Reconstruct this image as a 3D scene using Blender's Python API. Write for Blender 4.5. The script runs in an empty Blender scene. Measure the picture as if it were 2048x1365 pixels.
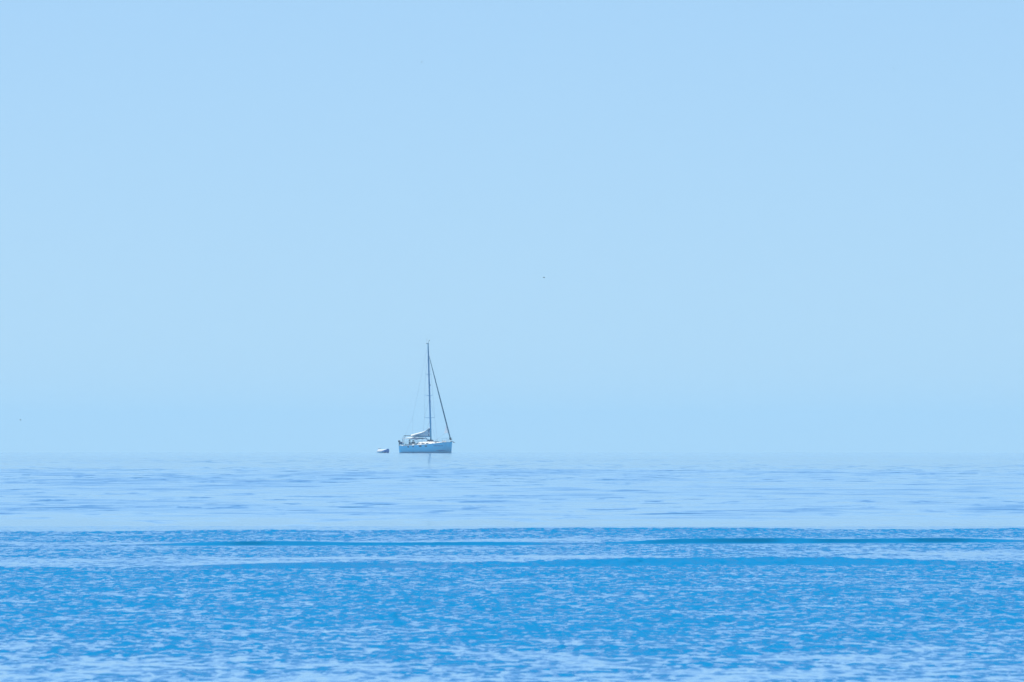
import bpy, bmesh, math, random
import numpy as np
from mathutils import Vector, Matrix

random.seed(7)
rng = np.random.default_rng(11)
scene = bpy.context.scene
col = scene.collection
R = math.radians

# ------------------------------------------------------------------ camera
EYE = 1.6            # metres above the sea
EARTH2 = 14.8e6      # twice the earth's radius, light bending included
FPX = 51200.0        # focal length in pixels of the 2048 px wide photograph


def sea_z(y):
    return -(y * y) / EARTH2


cam_data = bpy.data.cameras.new('camera')
cam_data.sensor_width = 36.0
cam_data.lens = FPX / 2048 * 36.0
cam_data.clip_start = 1.0
cam_data.clip_end = 60000.0
cam = bpy.data.objects.new('camera', cam_data)
col.objects.link(cam)
cam.location = (0, 0, EYE)
cam.rotation_euler = (R(90) + math.atan((872.0 - 682.5) / FPX), 0, 0)
cam_data.dof.use_dof = True
cam_data.dof.focus_distance = 1500.0
cam_data.dof.aperture_fstop = 70.0
scene.camera = cam

# ------------------------------------------------------------------ light
SUN_EL, SUN_AZ = 64.0, -22.0      # degrees; azimuth from +Y (straight ahead), minus = left
world = bpy.data.worlds.new('World')
scene.world = world
world.use_nodes = True
wn = world.node_tree
wn.nodes.clear()
sky = wn.nodes.new('ShaderNodeTexSky')
sky.sky_type = 'NISHITA'
sky.sun_disc = False
sky.sun_elevation = R(SUN_EL)
sky.sun_rotation = R(SUN_AZ)
sky.air_density = 0.36
sky.dust_density = 0.12
sky.ozone_density = 2.0
tint = wn.nodes.new('ShaderNodeMix')      # the cool white balance of the photograph, same everywhere
tint.data_type = 'RGBA'
tint.blend_type = 'MULTIPLY'
tint.inputs[0].default_value = 1.0
tint.inputs[7].default_value = (0.675, 0.815, 0.92, 1)
bg = wn.nodes.new('ShaderNodeBackground')
bg.inputs['Strength'].default_value = 0.088
wo = wn.nodes.new('ShaderNodeOutputWorld')
wn.links.new(sky.outputs[0], tint.inputs[6])
wn.links.new(tint.outputs[2], bg.inputs['Color'])
wn.links.new(bg.outputs[0], wo.inputs['Surface'])

sun_data = bpy.data.lights.new('sun', 'SUN')
sun_data.energy = 5.0
sun_data.angle = R(0.53)
sun_data.color = (1.0, 0.985, 0.955)
sun = bpy.data.objects.new('sun', sun_data)
col.objects.link(sun)
sd = Vector((math.sin(R(SUN_AZ)) * math.cos(R(SUN_EL)), math.cos(R(SUN_AZ)) * math.cos(R(SUN_EL)), math.sin(R(SUN_EL))))
sun.rotation_euler = sd.to_track_quat('Z', 'Y').to_euler()
sun.location = (0, 2000, 3000)

scene.view_settings.view_transform = 'Standard'
scene.view_settings.look = 'None'
scene.view_settings.exposure = 0.5
scene.view_settings.gamma = 1.0
scene.view_settings.use_curve_mapping = False
scene.cycles.use_denoising = True
scene.cycles.max_bounces = 6
scene.cycles.volume_bounces = 1


# ------------------------------------------------------------------ helpers
def tag(o, label=None, cat=None, group=None, kind=None):
    for k, v in (('label', label), ('category', cat), ('group', group), ('kind', kind)):
        if v:
            o[k] = v
    return o


# ------------------------------------------------------------------ water
def water_material():
    m = bpy.data.materials.new('sea_water')
    m.use_nodes = True
    nt = m.node_tree
    p = nt.nodes['Principled BSDF']
    p.inputs['Base Color'].default_value = (0.0, 0.21, 0.475, 1)
    p.inputs['Roughness'].default_value = 0.05
    p.inputs['IOR'].default_value = 1.333
    # ripples too small to build: their slopes as roughness, more where more of them fall into one view
    at = nt.nodes.new('ShaderNodeAttribute')
    at.attribute_name = 'ripple'
    nt.links.new(at.outputs['Fac'], p.inputs['Roughness'])
    # fine ripples as slopes of the surface normal: short crests that lean towards the shore, in bunches
    geo = nt.nodes.new('ShaderNodeNewGeometry')
    L = nt.links.new

    def math_node(op, a, b=None):
        n = nt.nodes.new('ShaderNodeMath')
        n.operation = op
        for i, v in enumerate((a, b)):
            if v is None:
                continue
            if isinstance(v, (int, float)):
                n.inputs[i].default_value = v
            else:
                L(v, n.inputs[i])
        return n.outputs[0]

    def slopes(attr, scale, low, high, detail):
        mp = nt.nodes.new('ShaderNodeMapping')
        mp.inputs['Scale'].default_value = scale
        L(geo.outputs['Position'], mp.inputs['Vector'])
        n = nt.nodes.new('ShaderNodeTexNoise')
        n.inputs['Scale'].default_value = 1.0
        n.inputs['Detail'].default_value = detail
        n.inputs['Roughness'].default_value = 0.6
        n.inputs['Distortion'].default_value = 0.4
        L(mp.outputs[0], n.inputs['Vector'])
        r = nt.nodes.new('ShaderNodeMapRange')
        r.inputs['From Min'].default_value = low
        r.inputs['From Max'].default_value = high
        L(n.outputs[0], r.inputs['Value'])
        a = nt.nodes.new('ShaderNodeAttribute')
        a.attribute_name = attr
        return math_node('MULTIPLY', r.outputs[0], a.outputs['Fac'])

    total = math_node('ADD', slopes('steep_near', (9.0, 0.55, 30.0), 0.44, 0.64, 3.0), slopes('steep_far', (0.70, 0.05, 0.0), 0.54, 0.80, 4.0))
    face = nt.nodes.new('ShaderNodeAttribute')          # the smooth front faces of the swells
    face.attribute_name = 'swell_face'
    total = math_node('ADD', total, face.outputs['Fac'])
    lean = nt.nodes.new('ShaderNodeCombineXYZ')
    L(math_node('MULTIPLY', total, -1.0), lean.inputs['Y'])
    add = nt.nodes.new('ShaderNodeVectorMath')
    add.operation = 'ADD'
    L(geo.outputs['Normal'], add.inputs[0])
    L(lean.outputs[0], add.inputs[1])
    nrm = nt.nodes.new('ShaderNodeVectorMath')
    nrm.operation = 'NORMALIZE'
    L(add.outputs[0], nrm.inputs[0])
    L(nrm.outputs[0], p.inputs['Normal'])
    return m


def waves(x, y, n, lmin, lmax, slope, spread, seed, heading=0.0, power=1.0):
    """sum of n sine trains that run along -Y give or take the spread; returns height for unit gain"""
    r = np.random.default_rng(seed)
    z = np.zeros_like(x)
    lam = np.exp(r.uniform(np.log(lmin), np.log(lmax), n))
    th = heading + r.normal(0, spread, n)
    ph = r.uniform(0, 2 * np.pi, n)
    w = lam ** power
    k = 2 * np.pi / lam
    a = w / np.sqrt(((w * k) ** 2).sum() / 2) * slope
    for i in range(n):
        z += a[i] * np.sin(k[i] * (x * math.sin(th[i]) + y * math.cos(th[i])) + ph[i])
    return z


def soft(v, a, b):
    t = np.clip((v - a) / (b - a), 0, 1)
    return t * t * (3 - 2 * t)


def patches(x, y, lx, ly, seed, n=14):
    """slow noise about 0..1"""
    r = np.random.default_rng(seed)
    z = np.zeros_like(x)
    for i in range(n):
        kx = 2 * np.pi / lx * r.normal(0, 1)
        ky = 2 * np.pi / ly * r.normal(0, 1)
        z += np.sin(kx * x + ky * y + r.uniform(0, 2 * np.pi))
    return np.clip(0.5 + z / math.sqrt(n / 2) * 0.33, 0, 1)


def near_height(x, y):
    """wind ripple, chop and the low swells close to the shore"""
    # how rough the wind makes it: calm slick by the shore, ripple, slicks along the swells
    slant = x * 1.1                          # the swells come in at an angle
    wob = (patches(x, y, 9, 50, 5) - 0.5) * 16
    yy = y + wob * (0.2 + 0.8 * soft(np.abs(y - 430), 8, 60)) - slant * soft(y, 200, 300)
    keys = [(0, .12), (160, .22), (176, .40), (188, .70), (205, .95), (240, 1.05), (300, 1.0), (318, 1.1),
            (322, .16), (340, .12), (348, .52), (374, .50), (382, .20), (395, .14), (402, .70), (429, .75), (433, .06), (600, .03)]
    gain = np.interp(yy, [k[0] for k in keys], [k[1] for k in keys])
    gain *= 0.42 + 0.95 * patches(x, y, 4.0, 26.0, 8)
    pt = patches(x, y, 0.5, 4.0, 9, 24)
    gain *= 0.35 + 1.0 * pt
    gain *= 1 + (1 - soft(y, 180, 225)) * (1.6 * patches(x, y, 0.6, 5.0, 19, 20) ** 2 - 0.6)
    z = np.zeros_like(x)
    steep = np.minimum(0.44 * gain, 0.40)
    face = np.zeros_like(x)
    # the swells
    for yc, hgt, wid, sd_, calm, lean in ((431, .05, 1.6, 31, 0, 0), (379, .055, 0.36, 86, .95, .78), (353, .02, 1.5, 35, 0, 0), (314, .06, 1.0, 33, .3, .15), (262, .02, 4, 34, 0, 0)):
        bend = (patches(x, y * 0, 12, 1, sd_) - 0.5) * 5 + slant
        hh = hgt * (0.15 + 1.3 * patches(x, y * 0, 6, 1, sd_ + 50))
        d = y - yc - bend
        z += hh * np.exp(-np.where(d < 0, d / wid, d / (wid * 2.5)) ** 2)
        g = np.exp(-((d + wid * .8) / (wid * 1.5)) ** 2)
        gain *= 1 - calm * g
        strong = soft(hh / hgt, .50, 1.15) * (0.55 + 0.45 * patches(x, y * 0, 1.6, 1, sd_ + 90))
        steep = steep * (1 - calm * g * strong)
        face += lean * g * strong
    steep = np.minimum(steep, np.maximum(0.40 - face, 0.0))      # nothing steep enough to flash the sun
    rip = waves(x * 4.0, y, 60, 0.55, 1.25, 0.11, 0.75, 21)
    lim = 1.1 * rip.std()
    rip = lim * np.tanh(rip / lim)
    chop = waves(x, y, 14, 1.2, 4.0, 0.008, 0.45, 22)
    z += gain * (rip + chop)
    return z, steep, face


def far_height(x, y):
    gain = (0.2 + 1.6 * patches(x, y, 24, 260, 61) ** 2) * (0.15 + 2.6 * patches(x, y, 5, 22, 63, 24) ** 2.5)
    gain = (0.2 + 0.9 * np.minimum(gain, 1.2)) * soft(y, 460, 560) * (1 - soft(y, 900, 2600))
    z = gain * waves(x, y, 34, 2.3, 5.5, 0.024, 0.55, 62)
    steep = 0.12 * (0.25 + 1.1 * patches(x, y, 60, 400, 64)) * (0.45 + 0.55 * soft(y, 470, 640)) * (1 - 0.70 * soft(y, 900, 3200))
    return z, steep


def build_water():
    T = 0.0245
    nfine = 860
    tf = np.linspace(-T, T, nfine + 1)
    side = np.array([0.029, 0.042, 0.06, 0.1, 0.2, 0.5, 1.2])
    tn = np.concatenate([-side[::-1], tf, side])
    ti = np.concatenate([-side[::-1], tf[::2], side])
    idx_near_of_far = np.concatenate([np.arange(7), 7 + np.arange(0, nfine + 1, 2), 7 + nfine + 1 + np.arange(7)])
    y_near = np.concatenate([np.array([-25., 20, 60, 100, 130, 145, 152]), np.arange(156, 456, 0.2)])
    y_far = np.concatenate([np.arange(457, 1300, 1.0), np.arange(1300, 2400, 4.0), np.arange(2400, 6000, 60.0), np.arange(6000, 30001, 400.0)])

    def grid(ts, ys):
        t, y = np.meshgrid(ts, ys)
        return t * np.maximum(y, 100.0), y, t

    xn, yn, t_n = grid(tn, y_near)
    xf, yf, t_f = grid(ti, y_far)
    mask_n = (1 - soft(np.abs(t_n), T * 0.97, T * 1.1)) * soft(yn, 150, 157)
    hn, gn, fn = near_height(xn, yn)
    zn = sea_z(yn) + hn * mask_n
    hf, gf = far_height(xf, yf)
    mask_f = (1 - soft(np.abs(t_f), T * 0.97, T * 1.1)) * soft(yf, 457, 470)
    zf = sea_z(yf) + hf * mask_f
    nv = xn.size
    verts = np.empty((nv + xf.size, 3), np.float32)
    verts[:nv] = np.stack([xn, yn, zn], -1).reshape(-1, 3)
    verts[nv:] = np.stack([xf, yf, zf], -1).reshape(-1, 3)

    def quads(nr, nc, off):
        i = np.arange((nr - 1) * nc).reshape(nr - 1, nc)[:, :-1].ravel() + off
        return np.stack([i, i + 1, i + 1 + nc, i + nc], -1)

    qa = quads(*xn.shape, 0)
    qb = quads(*xf.shape, nv)
    # stitch the fine rows to the coarse ones
    last = (xn.shape[0] - 1) * xn.shape[1]
    tri = []
    for j in range(len(ti) - 1):
        a, b = idx_near_of_far[j], idx_near_of_far[j + 1]
        A, B = nv + j, nv + j + 1
        for k in range(a, b):
            tri.append((last + k, last + k + 1, A if k == a and b - a > 1 else B))
        tri.append((last + a + (1 if b - a > 1 else 0), B, A) if b - a > 1 else (last + a, B, A))
    tri = np.array(tri)
    nq = len(qa) + len(qb)
    loops = np.concatenate([qa.ravel(), qb.ravel(), tri.ravel()]).astype(np.int32)
    starts = np.concatenate([np.arange(nq) * 4, nq * 4 + np.arange(len(tri)) * 3]).astype(np.int32)
    me = bpy.data.meshes.new('water')
    me.vertices.add(len(verts))
    me.vertices.foreach_set('co', verts.ravel())
    me.loops.add(len(loops))
    me.loops.foreach_set('vertex_index', loops)
    me.polygons.add(len(starts))
    me.polygons.foreach_set('loop_start', starts)
    me.update(calc_edges=True)
    me.polygons.foreach_set('use_smooth', np.ones(len(starts), bool))
    att = me.attributes.new('ripple', 'FLOAT', 'POINT')
    rip = np.concatenate([(0.06 + 0.01 * soft(yn, 150, 440)).ravel(), (0.05 - 0.01 * soft(yf, 500, 2500)).ravel()]).astype(np.float32)
    att.data.foreach_set('value', rip)
    zero_n, zero_f = np.zeros(xn.size), np.zeros(xf.size)
    for nm, arr in (('steep_near', np.concatenate([gn.ravel(), zero_f])), ('steep_far', np.concatenate([zero_n, gf.ravel()])), ('swell_face', np.concatenate([fn.ravel(), zero_f]))):
        me.attributes.new(nm, 'FLOAT', 'POINT').data.foreach_set('value', arr.astype(np.float32))
    me.materials.append(water_material())
    o = bpy.data.objects.new('sea', me)
    col.objects.link(o)
    tag(o, kind='structure', label='blue rippled sea with low swells, calm and pale towards the horizon')
    return o


build_water()

# ------------------------------------------------------------------ materials
def mat(name, color, rough=0.5, metal=0.0, var=0.08, scale=3.0):
    m = bpy.data.materials.new(name)
    m.use_nodes = True
    nt = m.node_tree
    p = nt.nodes['Principled BSDF']
    tc = nt.nodes.new('ShaderNodeTexCoord')
    n = nt.nodes.new('ShaderNodeTexNoise')
    n.inputs['Scale'].default_value = scale
    n.inputs['Detail'].default_value = 5
    r = nt.nodes.new('ShaderNodeMapRange')
    r.inputs['To Min'].default_value = 1 - var
    r.inputs['To Max'].default_value = 1 + var
    mx = nt.nodes.new('ShaderNodeMix')
    mx.data_type = 'RGBA'
    mx.blend_type = 'MULTIPLY'
    mx.inputs[0].default_value = 1
    mx.inputs[6].default_value = (*color, 1)
    nt.links.new(tc.outputs['Object'], n.inputs['Vector'])
    nt.links.new(n.outputs[0], r.inputs['Value'])
    nt.links.new(r.outputs[0], mx.inputs[7])
    nt.links.new(mx.outputs[2], p.inputs['Base Color'])
    p.inputs['Roughness'].default_value = rough
    p.inputs['Metallic'].default_value = metal
    return m


M = {
    'gelcoat': mat('white_gelcoat', (0.80, 0.80, 0.79), 0.3, var=0.04),
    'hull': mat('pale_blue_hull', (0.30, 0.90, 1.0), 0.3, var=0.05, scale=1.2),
    'deck': mat('white_deck', (0.80, 0.79, 0.76), 0.7, var=0.05),
    'alu': mat('blue_grey_mast', (0.02, 0.29, 0.52), 0.45, 0.2),  # one even blue tone for mast, boom and spreaders
    'steel': mat('stainless_steel', (0.35, 0.36, 0.38), 0.3, 0.8),
    'canvas': mat('white_canvas', (0.78, 0.78, 0.76), 0.85),
    'bag': mat('pale_grey_canvas', (0.70, 0.76, 0.82), 0.85),
    'navy': mat('navy_canvas', (0.012, 0.045, 0.16), 0.85),
    'furl': mat('dark_sun_strip', (0.01, 0.13, 0.20), 0.8),
    'glass': mat('dark_window', (0.02, 0.03, 0.04), 0.1),
    'paint': mat('blue_hull_paint', (0.02, 0.16, 0.42), 0.35),
    'rope': mat('rope', (0.35, 0.34, 0.30), 0.9),
    'black': mat('black_plastic', (0.02, 0.02, 0.022), 0.5),
    'tube': mat('white_inflatable_fabric', (0.86, 0.86, 0.85), 0.6),
    'bow_blue': mat('blue_bow_wedge', (0.002, 0.17, 0.52), 0.8),
    'skin': mat('skin', (0.50, 0.30, 0.22), 0.6),
    'hair': mat('dark_hair', (0.03, 0.02, 0.015), 0.8),
    'cloth_blue': mat('dark_blue_cloth', (0.015, 0.05, 0.14), 0.9),
    'feather': mat('dark_feather', (0.03, 0.03, 0.035), 0.8),
}

# thin sailcloth lets the sun through
_s = M['canvas'].copy()
_s.name = 'thin_sailcloth'
_nt = _s.node_tree
_tr = _nt.nodes.new('ShaderNodeBsdfTranslucent')
_tr.inputs['Color'].default_value = (0.95, 0.95, 0.93, 1)
_mx = _nt.nodes.new('ShaderNodeMixShader')
_mx.inputs[0].default_value = 0.65
_nt.links.new(_nt.nodes['Principled BSDF'].outputs[0], _mx.inputs[1])
_nt.links.new(_tr.outputs[0], _mx.inputs[2])
_nt.links.new(_mx.outputs[0], _nt.nodes['Material Output'].inputs['Surface'])
M['sailcloth'] = _s


class MB:
    """collects shapes into one mesh"""

    def __init__(self):
        self.bm = bmesh.new()

    def loft(self, rings, closed=True, caps=True):
        vs = [[self.bm.verts.new(p) for p in r] for r in rings]
        n = len(rings[0])
        for a, b in zip(vs, vs[1:]):
            for i in range(n if closed else n - 1):
                j = (i + 1) % n
                self.bm.faces.new((a[i], a[j], b[j], b[i]))
        if caps and closed:
            self.bm.faces.new(vs[0][::-1])
            self.bm.faces.new(vs[-1])
        return self

    def tube(self, pts, r, seg=8):
        pts = [Vector(p) for p in pts]
        rr = r if isinstance(r, (list, tuple)) else [r] * len(pts)
        rings = []
        for i, p in enumerate(pts):
            d = (pts[min(i + 1, len(pts) - 1)] - pts[max(i - 1, 0)]).normalized()
            up = Vector((0, 0, 1)) if abs(d.z) < 0.9 else Vector((1, 0, 0))
            a = d.cross(up).normalized()
            b = d.cross(a).normalized()
            rings.append([p + (a * math.cos(t) + b * math.sin(t)) * rr[i] for t in [2 * math.pi * k / seg for k in range(seg)]])
        return self.loft(rings)

    def box(self, c, s, rot=None):
        m = Matrix.Translation(c) @ (rot.to_4x4() if rot else Matrix()) @ Matrix.Diagonal((*s, 1))
        bmesh.ops.create_cube(self.bm, size=1, matrix=m)
        return self

    def ball(self, c, s, u=12, v=8):
        bmesh.ops.create_uvsphere(self.bm, u_segments=u, v_segments=v, radius=1, matrix=Matrix.Translation(c) @ Matrix.Diagonal((*s, 1)))
        return self

    def build(self, name, m, parent=None, smooth=False, bevel=0.0):
        bmesh.ops.recalc_face_normals(self.bm, faces=self.bm.faces)
        me = bpy.data.meshes.new(name)
        self.bm.to_mesh(me)
        self.bm.free()
        if smooth:
            me.polygons.foreach_set('use_smooth', [True] * len(me.polygons))
        me.materials.append(m)
        o = bpy.data.objects.new(name, me)
        col.objects.link(o)
        o.parent = parent
        if bevel:
            b = o.modifiers.new('bevel', 'BEVEL')
            b.width = bevel
            b.segments = 2
        return o


def empty(name, loc, rz=0.0):
    o = bpy.data.objects.new(name, None)
    o.empty_display_size = 0.2
    col.objects.link(o)
    o.location = loc
    o.rotation_euler = (0, 0, rz)
    return o


# ------------------------------------------------------------------ the yacht
PXM = 13.0                       # photograph pixels per metre at the yacht
YD = FPX / PXM                   # its distance
YAW = R(-52)                     # bow to the right and towards the shore
bx = (862 - 1024) / PXM
BASE = Vector((bx, YD, sea_z(YD) - 0.02))


def sheer(x):
    t = (x + 6.2) / 11.3
    return 1.10 + 0.12 * t + 0.50 * t ** 2.2


def half_beam(x):
    t = max(0.0, min(1.0, (x + 6.2) / 11.3))
    return max(0.03, (1.45 + 0.75 * t) * (1 - t ** 2.6) ** 0.62)


def make_yacht():
    root = empty('sailing_boat', BASE, YAW)
    tag(root, 'sailing yacht with pale blue hull, white deck and bare mast on the horizon', 'sailing boat')
    # hull
    xs = [-6.2 + 11.3 * (i / 36) for i in range(37)]
    levels = [(-0.55, 0.30), (-0.25, 0.72), (0.0, 0.86), (0.3, 0.93), (0.65, 0.975), (0.999, 1.0)]
    rings = []
    for x in xs:
        hb, sh = half_beam(x), sheer(x)
        t = (x + 6.2) / 11.3
        side = []
        for zl, f in levels:
            z = zl * sh if zl > 0 else zl
            rake = 0.22 * t ** 6 * (1 - z / sh) + (0.10 * (1 - z / sh) if t == 0 else 0)
            side.append((x - rake * 1.0, hb * f, z))
        rings.append([(p[0], -p[1], p[2]) for p in side[::-1]] + side)
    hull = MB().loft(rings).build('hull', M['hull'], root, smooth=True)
    mod = hull.modifiers.new('edges', 'EDGE_SPLIT')
    mod.split_angle = R(40)

    def side_strip(name, m, x0, x1, z0, z1, off=0.015, n=10, parent=hull, taper=False, sides=(-1, 1)):
        for sgn in sides:
            rr = []
            for i in range(n + 1):
                x = x0 + (x1 - x0) * i / n
                k = max(0.15, math.sin(math.pi * (i + 0.3) / (n + 0.6))) if taper else 1.0
                zc = (z0 + z1) / 2
                hz = (z1 - z0) / 2 * k

                def y_at(z):
                    return half_beam(x) * np.interp(max(z, 0) / sheer(x), [0, .3, .65, 1], [.86, .93, .975, 1.0])
                rr.append([(x, sgn * (y_at(zc - hz) - 0.03), zc - hz), (x, sgn * (y_at(zc - hz) + off), zc - hz),
                           (x, sgn * (y_at(zc + hz) + off), zc + hz), (x, sgn * (y_at(zc + hz) - 0.03), zc + hz)])
            MB().loft(rr).build(name, m, parent)

    # toe rail, waterline band, marks and portlights
    for sgn in (-1, 1):
        MB().tube([(x, sgn * half_beam(x), sheer(x) + 0.015) for x in xs], 0.035, 6).build('toe_rail', M['deck'], hull)
    side_strip('waterline_band', M['paint'], -6.15, 4.70, -0.10, 0.07, n=40)
    side_strip('bow_mark', M['paint'], 2.7, 4.45, 0.34, 0.46, n=12, taper=True)
    for x0, w, z, h in ((-3.9, 0.42, 0.88, 0.17), (-2.55, 0.36, 0.92, 0.15), (-0.95, 0.62, 0.98, 0.2), (0.45, 0.5, 1.0, 0.15)):
        side_strip('portlight', M['glass'], x0, x0 + w, z, z + h, n=4)
    lx = 2.35
    for w in (0.16, 0.10, 0.18, 0.14, 0.12, 0.2, 0.1, 0.16):
        side_strip('name_letter', M['paint'], lx, lx + w, 1.07, 1.17, n=2, sides=(-1,))
        lx += w + 0.07
    # deck
    dr = []
    for x in xs:
        hb = half_beam(x) - 0.01
        dr.append([(x, hb * f, sheer(x) - 0.01 + 0.10 * (1 - f * f)) for f in (-1, -.6, -.2, .2, .6, 1)])
    MB().loft(dr, closed=False).build('deck', M['deck'], root, smooth=True)

    # coachroof with sloping sides, windows and hatch
    def cab(x, top):
        w = min(1.30, half_beam(x) - 0.35)
        z0 = sheer(x) + 0.02
        return [(x, -w, z0), (x, -w * .74, z0 + top * .72), (x, -w * .45, z0 + top * .95), (x, 0, z0 + top * 1.02),
                (x, w * .45, z0 + top * .95), (x, w * .74, z0 + top * .72), (x, w, z0)]
    prof = [(-2.75, .34), (-2.3, .48), (-1.2, .52), (0, .47), (1.0, .38), (1.8, .24), (2.5, .08)]
    cabin = MB().loft([cab(x, t) for x, t in prof]).build('coachroof', M['deck'], root, smooth=True)
    cabin.modifiers.new('edges', 'EDGE_SPLIT').split_angle = R(45)
    for x0, x1 in ((-1.95, -1.25), (-0.95, -0.2), (0.1, 0.7)):
        for sgn in (-1, 1):
            rr = []
            for i in range(5):
                x = x0 + (x1 - x0) * i / 4
                top = float(np.interp(x, [p[0] for p in prof], [p[1] for p in prof]))
                c = cab(x, top)
                a, b = Vector(c[0]), Vector(c[1])
                nrm = Vector((0, -0.82, 0.57)) * 0.02
                p, q = a.lerp(b, .42) + nrm, a.lerp(b, .72) + nrm
                rr.append([(v.x, v.y * -sgn, v.z) for v in (p, q, q - nrm * 2, p - nrm * 2)])
            MB().loft(rr).build('window', M['glass'], cabin)
    MB().box((1.55, 0, sheer(1.55) + .34), (.55, .55, .06), Matrix.Rotation(R(8), 3, 'Y')).build('hatch', M['glass'], cabin, bevel=.01)
    MB().box((-0.2, 0, sheer(0) + .53), (.9, .5, .07)).build('hatch', M['deck'], cabin, bevel=.015)

    # cockpit coamings, seats and wheel
    for sgn in (-1, 1):
        rr = []
        for x, h in ((-6.05, .10), (-5.4, .20), (-4.2, .26), (-3.2, .30), (-2.6, .36)):
            z0 = sheer(x)
            yo, yi = sgn * (half_beam(x) - .18), sgn * (half_beam(x) - .72)
            ym = sgn * (half_beam(x) - .52)
            rr.append([(x, yo, z0 - .02), (x, ym, z0 + h), (x, yi, z0 + h), (x, yi, z0 - .02)])
        MB().loft(rr).build('cockpit_coaming', M['deck'], root, smooth=False)
        MB().box((-4.1, sgn * .75, 1.12), (2.3, .4, .08)).build('cockpit_seat', M['deck'], root, bevel=.02)
        w = MB().tube([(-3.3, sgn * 1.25, sheer(-3.3) + .28), (-3.3, sgn * 1.25, sheer(-3.3) + .45)], [.09, .07], 10)
        w.build('winch', M['steel'], root)
    mb = MB()
    ring = [(-4.95 - .1 * math.sin(t), .5 * math.cos(t), 1.62 + .5 * math.sin(t)) for t in [2 * math.pi * k / 24 for k in range(25)]]
    mb.tube(ring, .022, 6)
    for k in range(3):
        t = 2 * math.pi * k / 3 + .5
        mb.tube([(-4.95, 0, 1.62), (-4.95 - .1 * math.sin(t), .5 * math.cos(t), 1.62 + .5 * math.sin(t))], .014, 5)
    whl = mb.build('steering_wheel', M['steel'], root)
    MB().tube([(-4.8, 0, 1.15), (-4.85, 0, 1.7)], [.14, .10], 8).build('pedestal', M['deck'], whl)

    # mast and rigging
    rk = -0.75 / 15.4

    def mp(v):       # a point on the mast v pixels above the waterline
        z = v / PXM
        return Vector((rk * (z - 1.6), 0, z))
    mast = MB().tube([mp(18), mp(110), mp(190), mp(220)], [.125, .12, .105, .085], 12).build('mast', M['alu'], root, smooth=True)
    mb = MB().tube([mp(220), mp(220) + Vector((.12, 0, .22)), mp(220) + Vector((.30, 0, .40))], .022, 5)
    mb.tube([mp(219) + Vector((-.42, 0, .02)), mp(219) + Vector((.1, 0, .02))], .05, 6)
    mb.ball(mp(220) + Vector((.32, 0, .42)), (.09, .05, .07))
    mb.build('wind_vane', M['black'], mast)
    MB().tube([mp(221) + Vector((-.3, 0, 0)), mp(221) + Vector((-.3, 0, .6))], .012, 5).build('antenna', M['black'], mast)
    MB().ball(mp(136) + Vector((.22, 0, 0)), (.10, .10, .12)).build('radar_reflector', M['steel'], mast)
    tips = {}
    for v, ln in ((70, .98), (115, .82), (157, .55)):
        for sgn in (-1, 1):
            a = mp(v)
            b = a + Vector((-.18, sgn * ln, .10))
            tips[v, sgn] = b
            MB().tube([a, b], [.045, .025], 6).build('spreader', M['alu'], mast)
    chain = {sgn: Vector((-.25, sgn * 1.55, sheer(0) + .02)) for sgn in (-1, 1)}
    for sgn in (-1, 1):
        MB().tube([chain[sgn], tips[70, sgn], tips[115, sgn], tips[157, sgn], mp(196)], .011, 5).build('shroud', M['steel'], root)
        MB().tube([chain[sgn] + Vector((-.3, 0, 0)), mp(68)], .010, 5).build('shroud', M['steel'], root)
        MB().tube([chain[sgn], tips[70, sgn], mp(113)], .009, 5).build('shroud', M['steel'], root)
    top = mp(197) + Vector((.10, 0, 0))
    tack = Vector((5.0, 0, sheer(5.0) + .15))
    st = MB().tube([top, tack], .014, 6).build('forestay', M['steel'], root)
    ax = (tack - top)
    MB().tube([top + ax * f for f in (.02, .06, .3, .6, .85, .955)], [.03, .05, .075, .095, .10, .085], 10).build('furled_genoa', M['furl'], st, smooth=True)
    MB().tube([top + ax * .960, top + ax * .985], [.15, .17], 12).build('furling_drum', M['black'], st)
    # loose corner of the headsail hanging white by the stay
    pa = top + ax * .74
    pb = top + ax * .905
    pc = pb + Vector((-.38, -.46, -.08))
    rows = []
    for i in range(9):
        f = i / 8
        a = pa.lerp(pb, f) + Vector((-.04, 0, 0))
        b = pa.lerp(pc, f) + Vector((.10 * math.sin(f * math.pi) - .06, .12 * math.sin(f * 4), 0))
        rows.append([a, a.lerp(b, .33) + Vector((0, .10 * f, 0)), a.lerp(b, .66) + Vector((0, .12 * f, 0)), b])
    MB().loft(rows, closed=False).build('sail_corner', M['sailcloth'], st, smooth=True)
    MB().tube([pc, Vector((1.5, -1.0, sheer(1.5) + .1))], .009, 5).build('jib_sheet', M['rope'], st)
    aft = Vector((-6.1, 0, sheer(-6.1)))
    fork = mp(219).lerp(aft, .72)
    MB().tube([mp(219), fork], .010, 5).build('backstay', M['steel'], root)
    for sgn in (-1, 1):
        MB().tube([fork, (-6.1, sgn * 1.2, sheer(-6.1))], .009, 5).build('backstay', M['steel'], root)

    # boom, stowed mainsail, kicker
    bz = 33.6 / PXM
    boom_end = Vector((-5.0, 0, bz + .02))
    boom = MB().tube([(-.16, 0, bz), (-2.5, 0, bz - .02), boom_end], [.10, .11, .085], 10).build('boom', M['alu'], root, smooth=True)
    rows = []
    for x, h, w in ((-4.95, .10, .07), (-4.2, .20, .12), (-3.2, .36, .16), (-2.2, .52, .19), (-1.4, .70, .21), (-.8, .92, .20), (-.4, 1.18, .15), (-.26, 1.30, .09)):
        z0 = bz + .08
        rows.append([(x, -w * .8, z0), (x, -w, z0 + h * .35), (x, -w * .75, z0 + h * .72), (x, -w * .25, z0 + h * .97), (x, 0, z0 + h),
                     (x, w * .25, z0 + h * .97), (x, w * .75, z0 + h * .72), (x, w, z0 + h * .35), (x, w * .8, z0)])
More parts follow.
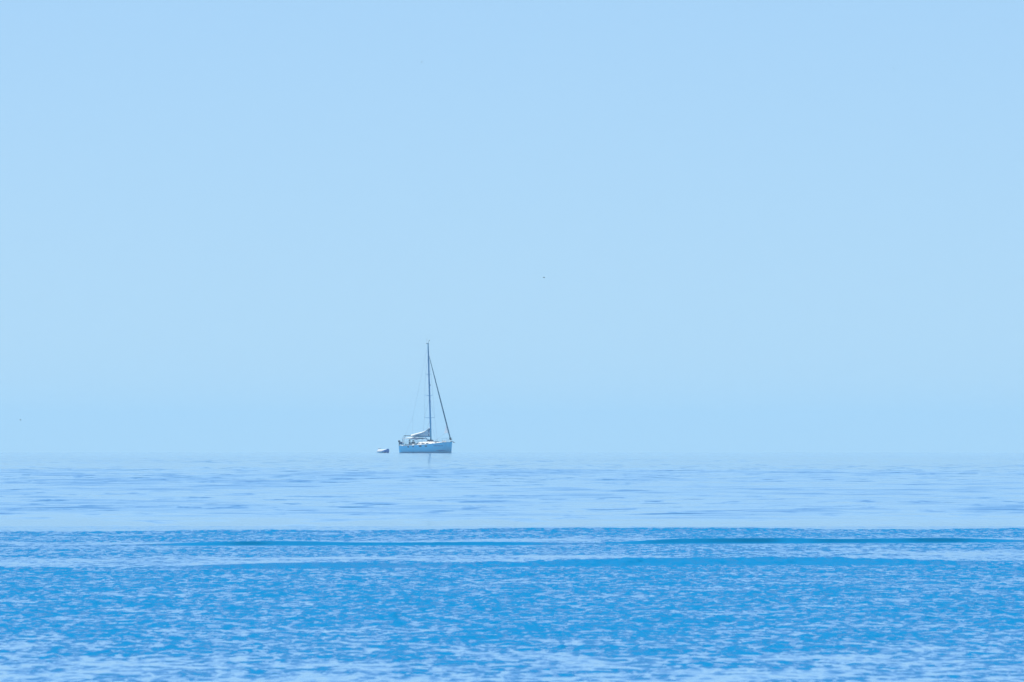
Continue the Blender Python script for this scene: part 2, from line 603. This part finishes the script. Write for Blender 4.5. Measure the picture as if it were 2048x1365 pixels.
    MB().loft(rows).build('sail_bag', M['bag'], boom, smooth=True)
    MB().loft([[(x, -.2, z), (x + .1, 0, z), (x, .2, z), (x - .12, 0, z)] for x, z in ((-.42, bz + .02), (-.46, bz + .4), (-.40, bz + .8), (-.30, bz + 1.12))]).build('luff_cover', M['navy'], boom)
    rows = []
    for x, h, w in ((-4.9, .10, .10), (-4.2, .21, .16), (-3.2, .375, .21), (-2.2, .54, .25), (-1.4, .72, .25), (-.8, .94, .22), (-.42, 1.20, .15)):
        z0 = bz + .08 + h
        rows.append([(x, -w * 1.9, z0 - .27), (x, -w * 1.0, z0 - .03), (x, 0, z0 + .07), (x, w * 1.0, z0 - .03), (x, w * 1.9, z0 - .27), (x, w * .5, z0 - .10), (x, 0, z0 - .06), (x, -w * .5, z0 - .10)])
    MB().loft(rows).build('stowed_mainsail', M['canvas'], boom, smooth=True)
    MB().tube([(-1.65, 0, bz - .08), (-.15, 0, 1.86)], .03, 6).build('kicker', M['alu'], boom)
    MB().tube([(-4.2, 0, bz - .1), (-2.75, 0, sheer(-2.75) + .4)], .02, 5).build('mainsheet', M['rope'], boom)
    MB().ball((.1, -.2, 1.92), (.75, .28, .17)).build('deck_bag', M['navy'], root, smooth=True)

    # bimini, sprayhood and stern arch
    rows = []
    for x, z in ((-5.75, 2.14), (-5.5, 2.24), (-4.9, 2.30), (-4.3, 2.31), (-3.75, 2.26)):
        rows.append([(x, y, z + .13 * (1 - (y / 1.25) ** 2) + o) for y, o in ((-1.25, 0), (-.7, 0), (0, 0), (.7, 0), (1.25, 0), (1.25, -.035), (.7, -.035), (0, -.035), (-.7, -.035), (-1.25, -.035))])
    bim = MB().loft(rows).build('bimini', M['canvas'], root, smooth=True)
    for x in (-5.6, -4.6, -3.8):
        mb = MB()
        mb.tube([(-4.7, -1.3, sheer(-4.7) + .2), (x, -1.25, 2.15), (x, -.7, 2.29), (x, 0, 2.33), (x, .7, 2.29), (x, 1.25, 2.15), (-4.7, 1.3, sheer(-4.7) + .2)], .018, 6)
        mb.build('bimini_hoop', M['steel'], bim)
    rows = []
    for x, z, w in ((-3.7, 2.22, 1.12), (-3.2, 2.26, 1.15), (-2.6, 2.24, 1.15), (-2.25, 2.14, 1.12)):
        rows.append([(x, y * w, z + .12 * (1 - y * y) + o) for y, o in ((-1, 0), (-.5, 0), (0, 0), (.5, 0), (1, 0), (1, -.07), (.5, -.07), (0, -.07), (-.5, -.07), (-1, -.07))])
    hood = MB().loft(rows).build('sprayhood_top', M['navy'], root, smooth=True)
    for x in (-3.5, -2.35):
        for sgn in (-1, 1):
            MB().tube([(-2.6, sgn * 1.15, sheer(-2.6) + .3), (x, sgn * 1.12, 2.15)], .016, 6).build('sprayhood_hoop', M['steel'], hood)
    arch = None
    for x in (-5.95, -5.55):
        mb = MB().tube([(x, -1.05, sheer(x)), (x + .15, -.98, 2.4), (x + .2, -.75, 2.66), (x + .2, .75, 2.66), (x + .15, .98, 2.4), (x, 1.05, sheer(x))], .03, 6)
        arch = mb.build('stern_arch', M['steel'], root)
    MB().box((-5.55, 0, 2.71), (.62, 1.5, .04)).build('solar_panel', M['glass'], arch, bevel=.01)

    # rails
    for sgn in (-1, 1):
        tops = []
        for x in (-3.6, -1.9, -.2, 1.5, 2.9):
            y = sgn * (half_beam(x) - .06)
            MB().tube([(x, y, sheer(x)), (x, y, sheer(x) + .62)], .013, 5).build('stanchion', M['steel'], root)
            tops.append((x, y, sheer(x)))
        for h in (.6, .32):
            pts = [(-5.2, sgn * (half_beam(-5.2) - .06), sheer(-5.2) + h)] + [(x, y, z + h) for x, y, z in tops] + [(3.9, sgn * (half_beam(3.9) - .03), sheer(3.9) + h)]
            MB().tube(pts, .006, 4).build('lifeline', M['steel'], root)
    mb = MB()
    for h in (.64, .34):
        ptsL = [(3.9, -(half_beam(3.9) - .04), sheer(3.9) + h), (4.6, -.36, sheer(4.6) + h), (5.15, -.12, sheer(5) + h), (5.15, .12, sheer(5) + h), (4.6, .36, sheer(4.6) + h), (3.9, half_beam(3.9) - .04, sheer(3.9) + h)]
        mb.tube(ptsL, .016, 6)
    for x in (3.9, 4.6):
        for sgn in (-1, 1):
            y = sgn * min(half_beam(x) - .05, .9)
            mb.tube([(x, y, sheer(x)), (x, y, sheer(x) + .64)], .016, 6)
    mb.build('pulpit', M['steel'], root)
    for sgn in (-1, 1):
        mb = MB()
        for h in (.62, .34):
            mb.tube([(-5.2, sgn * 1.42, sheer(-5.2) + h), (-6.1, sgn * 1.38, sheer(-6) + h), (-6.15, sgn * .5, sheer(-6) + h)], .016, 6)
        for x, y in ((-5.2, 1.42), (-6.1, 1.38), (-6.15, .5)):
            mb.tube([(x, sgn * y, sheer(x)), (x, sgn * y, sheer(x) + .62)], .016, 6)
        mb.build('pushpit', M['steel'], root)
    # dark cloth and spare motor on the stern rail
    mb = MB().box((-5.65, -1.42, sheer(-5.7) + .42), (.85, .05, .42), Matrix.Rotation(R(4), 3, 'Y'))
    mb.build('rail_cloth', M['navy'], root, bevel=.015)
    mb = MB().ball((-6.32, -1.30, sheer(-6) + .72), (.24, .15, .18)).box((-6.30, -1.30, sheer(-6) + .3), (.12, .09, .75))
    mb.build('spare_motor', M['black'], root, smooth=True)
    MB().ball((-5.05, -1.50, sheer(-5) + .34), (.16, .10, .22)).build('life_buoy', M['canvas'], root, smooth=True)
    # anchor in its roller
    ar = MB().box((5.22, 0, sheer(5.1) + .03), (.5, .13, .07)).build('anchor_roller', M['steel'], root, bevel=.01)
    mb = MB().tube([(5.0, 0, sheer(5) + .10), (5.62, 0, sheer(5) + .04)], .035, 6)
    mb.loft([[(5.50, -.03, 1.72), (5.50, .03, 1.72), (5.50, .03, 1.76), (5.50, -.03, 1.76)],
             [(5.78, -.17, 1.60), (5.78, .17, 1.60), (5.80, .17, 1.65), (5.80, -.17, 1.65)],
             [(5.98, -.02, 1.66), (5.98, .02, 1.66), (5.98, .02, 1.70), (5.98, -.02, 1.70)]])
    mb.build('anchor', M['black'], ar)
    MB().box((3.5, -.2, sheer(3.5) + .2), (.5, .5, .24)).build('windlass', M['deck'], root, bevel=.05)
    return root


yacht = make_yacht()


# ------------------------------------------------------------------ people in the cockpit
def skin_mesh(name, joints, bones, m, parent=None, loc=None, rz=0, sub=1, root=0):
    me = bpy.data.meshes.new(name)
    keys = list(joints)
    me.from_pydata([joints[k][0] for k in keys], [(keys.index(a), keys.index(b)) for a, b in bones], [])
    o = bpy.data.objects.new(name, me)
    col.objects.link(o)
    md = o.modifiers.new('skin', 'SKIN')
    md.use_smooth_shade = True
    sv = me.skin_vertices[0].data
    for i, k in enumerate(keys):
        r = joints[k][1]
        sv[i].radius = r if isinstance(r, tuple) else (r, r)
        sv[i].use_root = (i == root)
    sb = o.modifiers.new('sub', 'SUBSURF')
    sb.levels = sb.render_levels = sub
    me.materials.append(m)
    if parent:
        o.parent = parent
    if loc:
        o.location = loc
        o.rotation_euler = (0, 0, rz)
    return o


def make_person(loc, rz, lean, label):
    """someone sitting, facing +X, hips at the origin"""
    J = {'pelvis': ((0, 0, .10), .13), 'waist': ((.02, 0, .28), .115), 'chest': ((.02 + lean * .5, 0, .48), .135), 'neck': ((.03 + lean, 0, .62), .055),
         'chin': ((.05 + lean, 0, .70), .075), 'head': ((.04 + lean, 0, .79), .088), 'crown': ((.03 + lean, 0, .87), .06), 'nose': ((.135 + lean, 0, .765), .014)}
    B = [('pelvis', 'waist'), ('waist', 'chest'), ('chest', 'neck'), ('neck', 'chin'), ('chin', 'head'), ('head', 'crown'), ('head', 'nose')]
    for n, s in (('l', 1), ('r', -1)):
        J.update({n + 'ear': ((.03 + lean, s * .095, .77), .014), n + 'sho': ((.02 + lean * .8, s * .18, .54), .062), n + 'elb': ((.10 + lean, s * .24, .30), .045), n + 'wri': ((.33 + lean, s * .17, .24), .03),
                  n + 'palm': ((.40 + lean, s * .15, .235), .032), n + 'hip': ((.03, s * .10, .06), .10), n + 'knee': ((.46, s * .13, .06), .062), n + 'shin': ((.47, s * .13, -.2), .05),
                  n + 'ank': ((.45, s * .13, -.38), .038), n + 'toe': ((.62, s * .15, -.42), .034)})
        B += [('head', n + 'ear'), ('chest', n + 'sho'), (n + 'sho', n + 'elb'), (n + 'elb', n + 'wri'), (n + 'wri', n + 'palm'), ('pelvis', n + 'hip'), (n + 'hip', n + 'knee'), (n + 'knee', n + 'shin'), (n + 'shin', n + 'ank'), (n + 'ank', n + 'toe')]
        for k, (dx, dy, dz) in enumerate(((.02, .045, .0), (.085, .026, -.01), (.095, .009, -.012), (.088, -.009, -.012), (.07, -.026, -.01))):
            a = J[n + 'palm'][0]
            mid = (a[0] + dx * .6, a[1] - s * dy, a[2] + dz * .4)
            tip = (a[0] + dx, a[1] - s * dy * 1.1, a[2] + dz * 2.5)
            J[f'{n}f{k}a'] = (mid, .009)
            J[f'{n}f{k}b'] = (tip, .008)
            B += [(n + 'palm', f'{n}f{k}a'), (f'{n}f{k}a', f'{n}f{k}b')]
    body = skin_mesh('person', J, B, M['skin'], loc=loc, rz=rz)
    tag(body, label, 'person', 'people sitting in the cockpit')

    def fat(keys, by):
        return {k: (J[k][0], J[k][1] + by) for k in keys}
    kt = ['pelvis', 'waist', 'chest', 'lsho', 'lelb', 'rsho', 'relb']
    skin_mesh('shirt', fat(kt, .018), [b for b in B if b[0] in kt and b[1] in kt], M['cloth_blue'], body)
    kl = ['pelvis', 'lhip', 'lknee', 'rhip', 'rknee']
    skin_mesh('trousers', fat(kl, .022), [b for b in B if b[0] in kl and b[1] in kl], M['cloth_blue'], body)
    MB().ball((.015 + lean, 0, .83), (.115, .108, .10)).build('hair', M['hair'], body, smooth=True)
    return body


mat_y = Matrix.Translation(BASE) @ Matrix.Rotation(YAW, 4, 'Z')
make_person(mat_y @ Vector((-4.35, -.80, 1.18)), YAW + R(60), 0.0, 'person in dark clothes sitting upright at the aft end of the shaded cockpit')
make_person(mat_y @ Vector((-3.35, -.80, 1.10)), YAW + R(165), 0.08, 'person in dark clothes leaning back by the front of the cockpit')


# ------------------------------------------------------------------ the dinghy astern
def make_dinghy():
    p = mat_y @ Vector((-12.0, .0, 0))
    root = empty('dinghy', (p.x, p.y, sea_z(p.y) - .02), R(-38))
    root.scale = (.62, .68, .95)
    tag(root, 'small white inflatable dinghy with blue bow afloat behind the yacht', 'dinghy')
    for sgn in (-1, 1):
        rows = []
        for x, w, z, k in ((-1.5, .62, .20, .35), (-1.25, .74, .10, .9), (-.8, .80, .06, 1.0), (0, .80, .06, 1.0), (.6, .70, .10, 1.0), (1.1, .42, .18, .95), (1.35, .16, .24, .8)):
            sec = [(0, .0), (.03, .10), (-.02, .20), (-.14, .36), (-.26, .47), (-.36, .50), (-.46, .42), (-.46, .1), (-.3, -.02)]
            rows.append([(x, sgn * max(.0, w + a * k), z + b * k) for a, b in sec])
        MB().loft(rows).build('inflatable_tube', M['tube'], root, smooth=True)
    rows = []
    for x, w, z in ((-1.2, .42, .08), (0, .44, .08), (.6, .36, .12), (1.1, .12, .25)):
        rows.append([(x, -w, z), (x, 0, z - .12), (x, w, z), (x, w, z + .05), (x, 0, z + .05), (x, -w, z + .05)])
    MB().loft(rows).build('floor', M['tube'], root)
    MB().box((-1.18, 0, .34), (.06, .85, .44)).build('transom', M['tube'], root, bevel=.01)
    MB().box((-.3, 0, .46), (.24, 1.05, .05)).build('seat', M['tube'], root, bevel=.015)
    mb = MB().ball((-1.36, 0, .70), (.20, .13, .16))
    mo = mb.build('outboard_motor', M['tube'], root, smooth=True)
    MB().box((-1.40, 0, .30), (.10, .08, .7)).build('motor_leg', M['black'], mo)
    MB().tube([(-1.2, 0, .70), (-.75, .08, .74)], .02, 6).build('tiller', M['black'], mo)
    # blue wedge round the lifted bow, widening forward
    rows = []
    for x, hw, zc, hz in ((.10, .80, .30, .02), (.35, .79, .31, .10), (.75, .74, .33, .20), (1.15, .60, .35, .29), (1.50, .44, .36, .36), (1.58, .20, .37, .33)):
        rr = []
        for k in range(14):
            t = 2 * math.pi * k / 14
            rr.append((x, hw * math.copysign(abs(math.cos(t)) ** .6, math.cos(t)), zc + hz * math.copysign(abs(math.sin(t)) ** .8, math.sin(t))))
        rows.append(rr)
    MB().loft(rows).build('bow_wedge', M['bow_blue'], root, smooth=True)
    return root


make_dinghy()


# ------------------------------------------------------------------ far birds
def make_bird(px, py, dist, rz, label):
    p = Vector(((px - 1024) / FPX * dist, dist, EYE + (872 - py) / FPX * dist))
    root = empty('bird', p, rz)
    root.scale = (.29, .29, .29)
    tag(root, label, 'bird', 'birds far off in the sky')
    MB().loft([[(x, r * math.cos(t), z + r * math.sin(t)) for t in [2 * math.pi * k / 8 for k in range(8)]]
               for x, r, z in ((-.24, .02, 0), (-.12, .055, 0), (.02, .08, 0), (.12, .06, .02), (.18, .05, .04), (.24, .008, .035))]).build('body', M['feather'], root, smooth=True)
    for s in (-1, 1):
        MB().loft([[(.08, s * .05, .03), (-.09, s * .05, .02), (-.09, s * .05, .035), (.08, s * .05, .05)],
                   [(.10, s * .15, .09), (-.07, s * .15, .08), (-.07, s * .15, .09), (.10, s * .15, .105)],
                   [(-.06, s * .27, .07), (-.12, s * .27, .065), (-.12, s * .27, .07), (-.06, s * .27, .08)]]).build('wing', M['feather'], root)
    return root


for px, py, rz, lb in ((843.5, 124.5, 70, 'tiny dark bird flying high in the sky straight above the yacht mast'),
                       (1787.5, 137.5, 80, 'tiny dark bird high in the sky near the upper right corner'),
                       (1088, 555.5, 30, 'tiny dark bird half way up the sky to the upper right of the masthead'),
                       (41, 840.5, 55, 'tiny dark bird low above the horizon at the far left')):
    make_bird(px, py, 1500, R(rz), lb)

# ------------------------------------------------------------------ haze
HAZE = 6.0e-5


def build_haze():
    x, y0, y1, z0, z1 = 12000, -60, 30500, -63.0, 30.0
    bm = bmesh.new()
    bmesh.ops.create_cube(bm, size=1)
    for v in bm.verts:
        v.co = (v.co.x * 2 * x, y0 if v.co.y < 0 else y1, z0 if v.co.z < 0 else z1)
    me = bpy.data.meshes.new('haze')
    bm.to_mesh(me)
    m = bpy.data.materials.new('haze_air')
    m.use_nodes = True
    nt = m.node_tree
    nt.nodes.clear()
    out = nt.nodes.new('ShaderNodeOutputMaterial')
    v = nt.nodes.new('ShaderNodeVolumePrincipled')
    v.inputs['Color'].default_value = (0.515, 0.715, 0.775, 1)
    v.inputs['Density'].default_value = HAZE
    v.inputs['Anisotropy'].default_value = 0.3
    nt.links.new(v.outputs[0], out.inputs['Volume'])
    me.materials.append(m)
    o = bpy.data.objects.new('haze', me)
    col.objects.link(o)
    tag(o, kind='stuff', label='thin blue sea haze')


if HAZE > 0:
    build_haze()
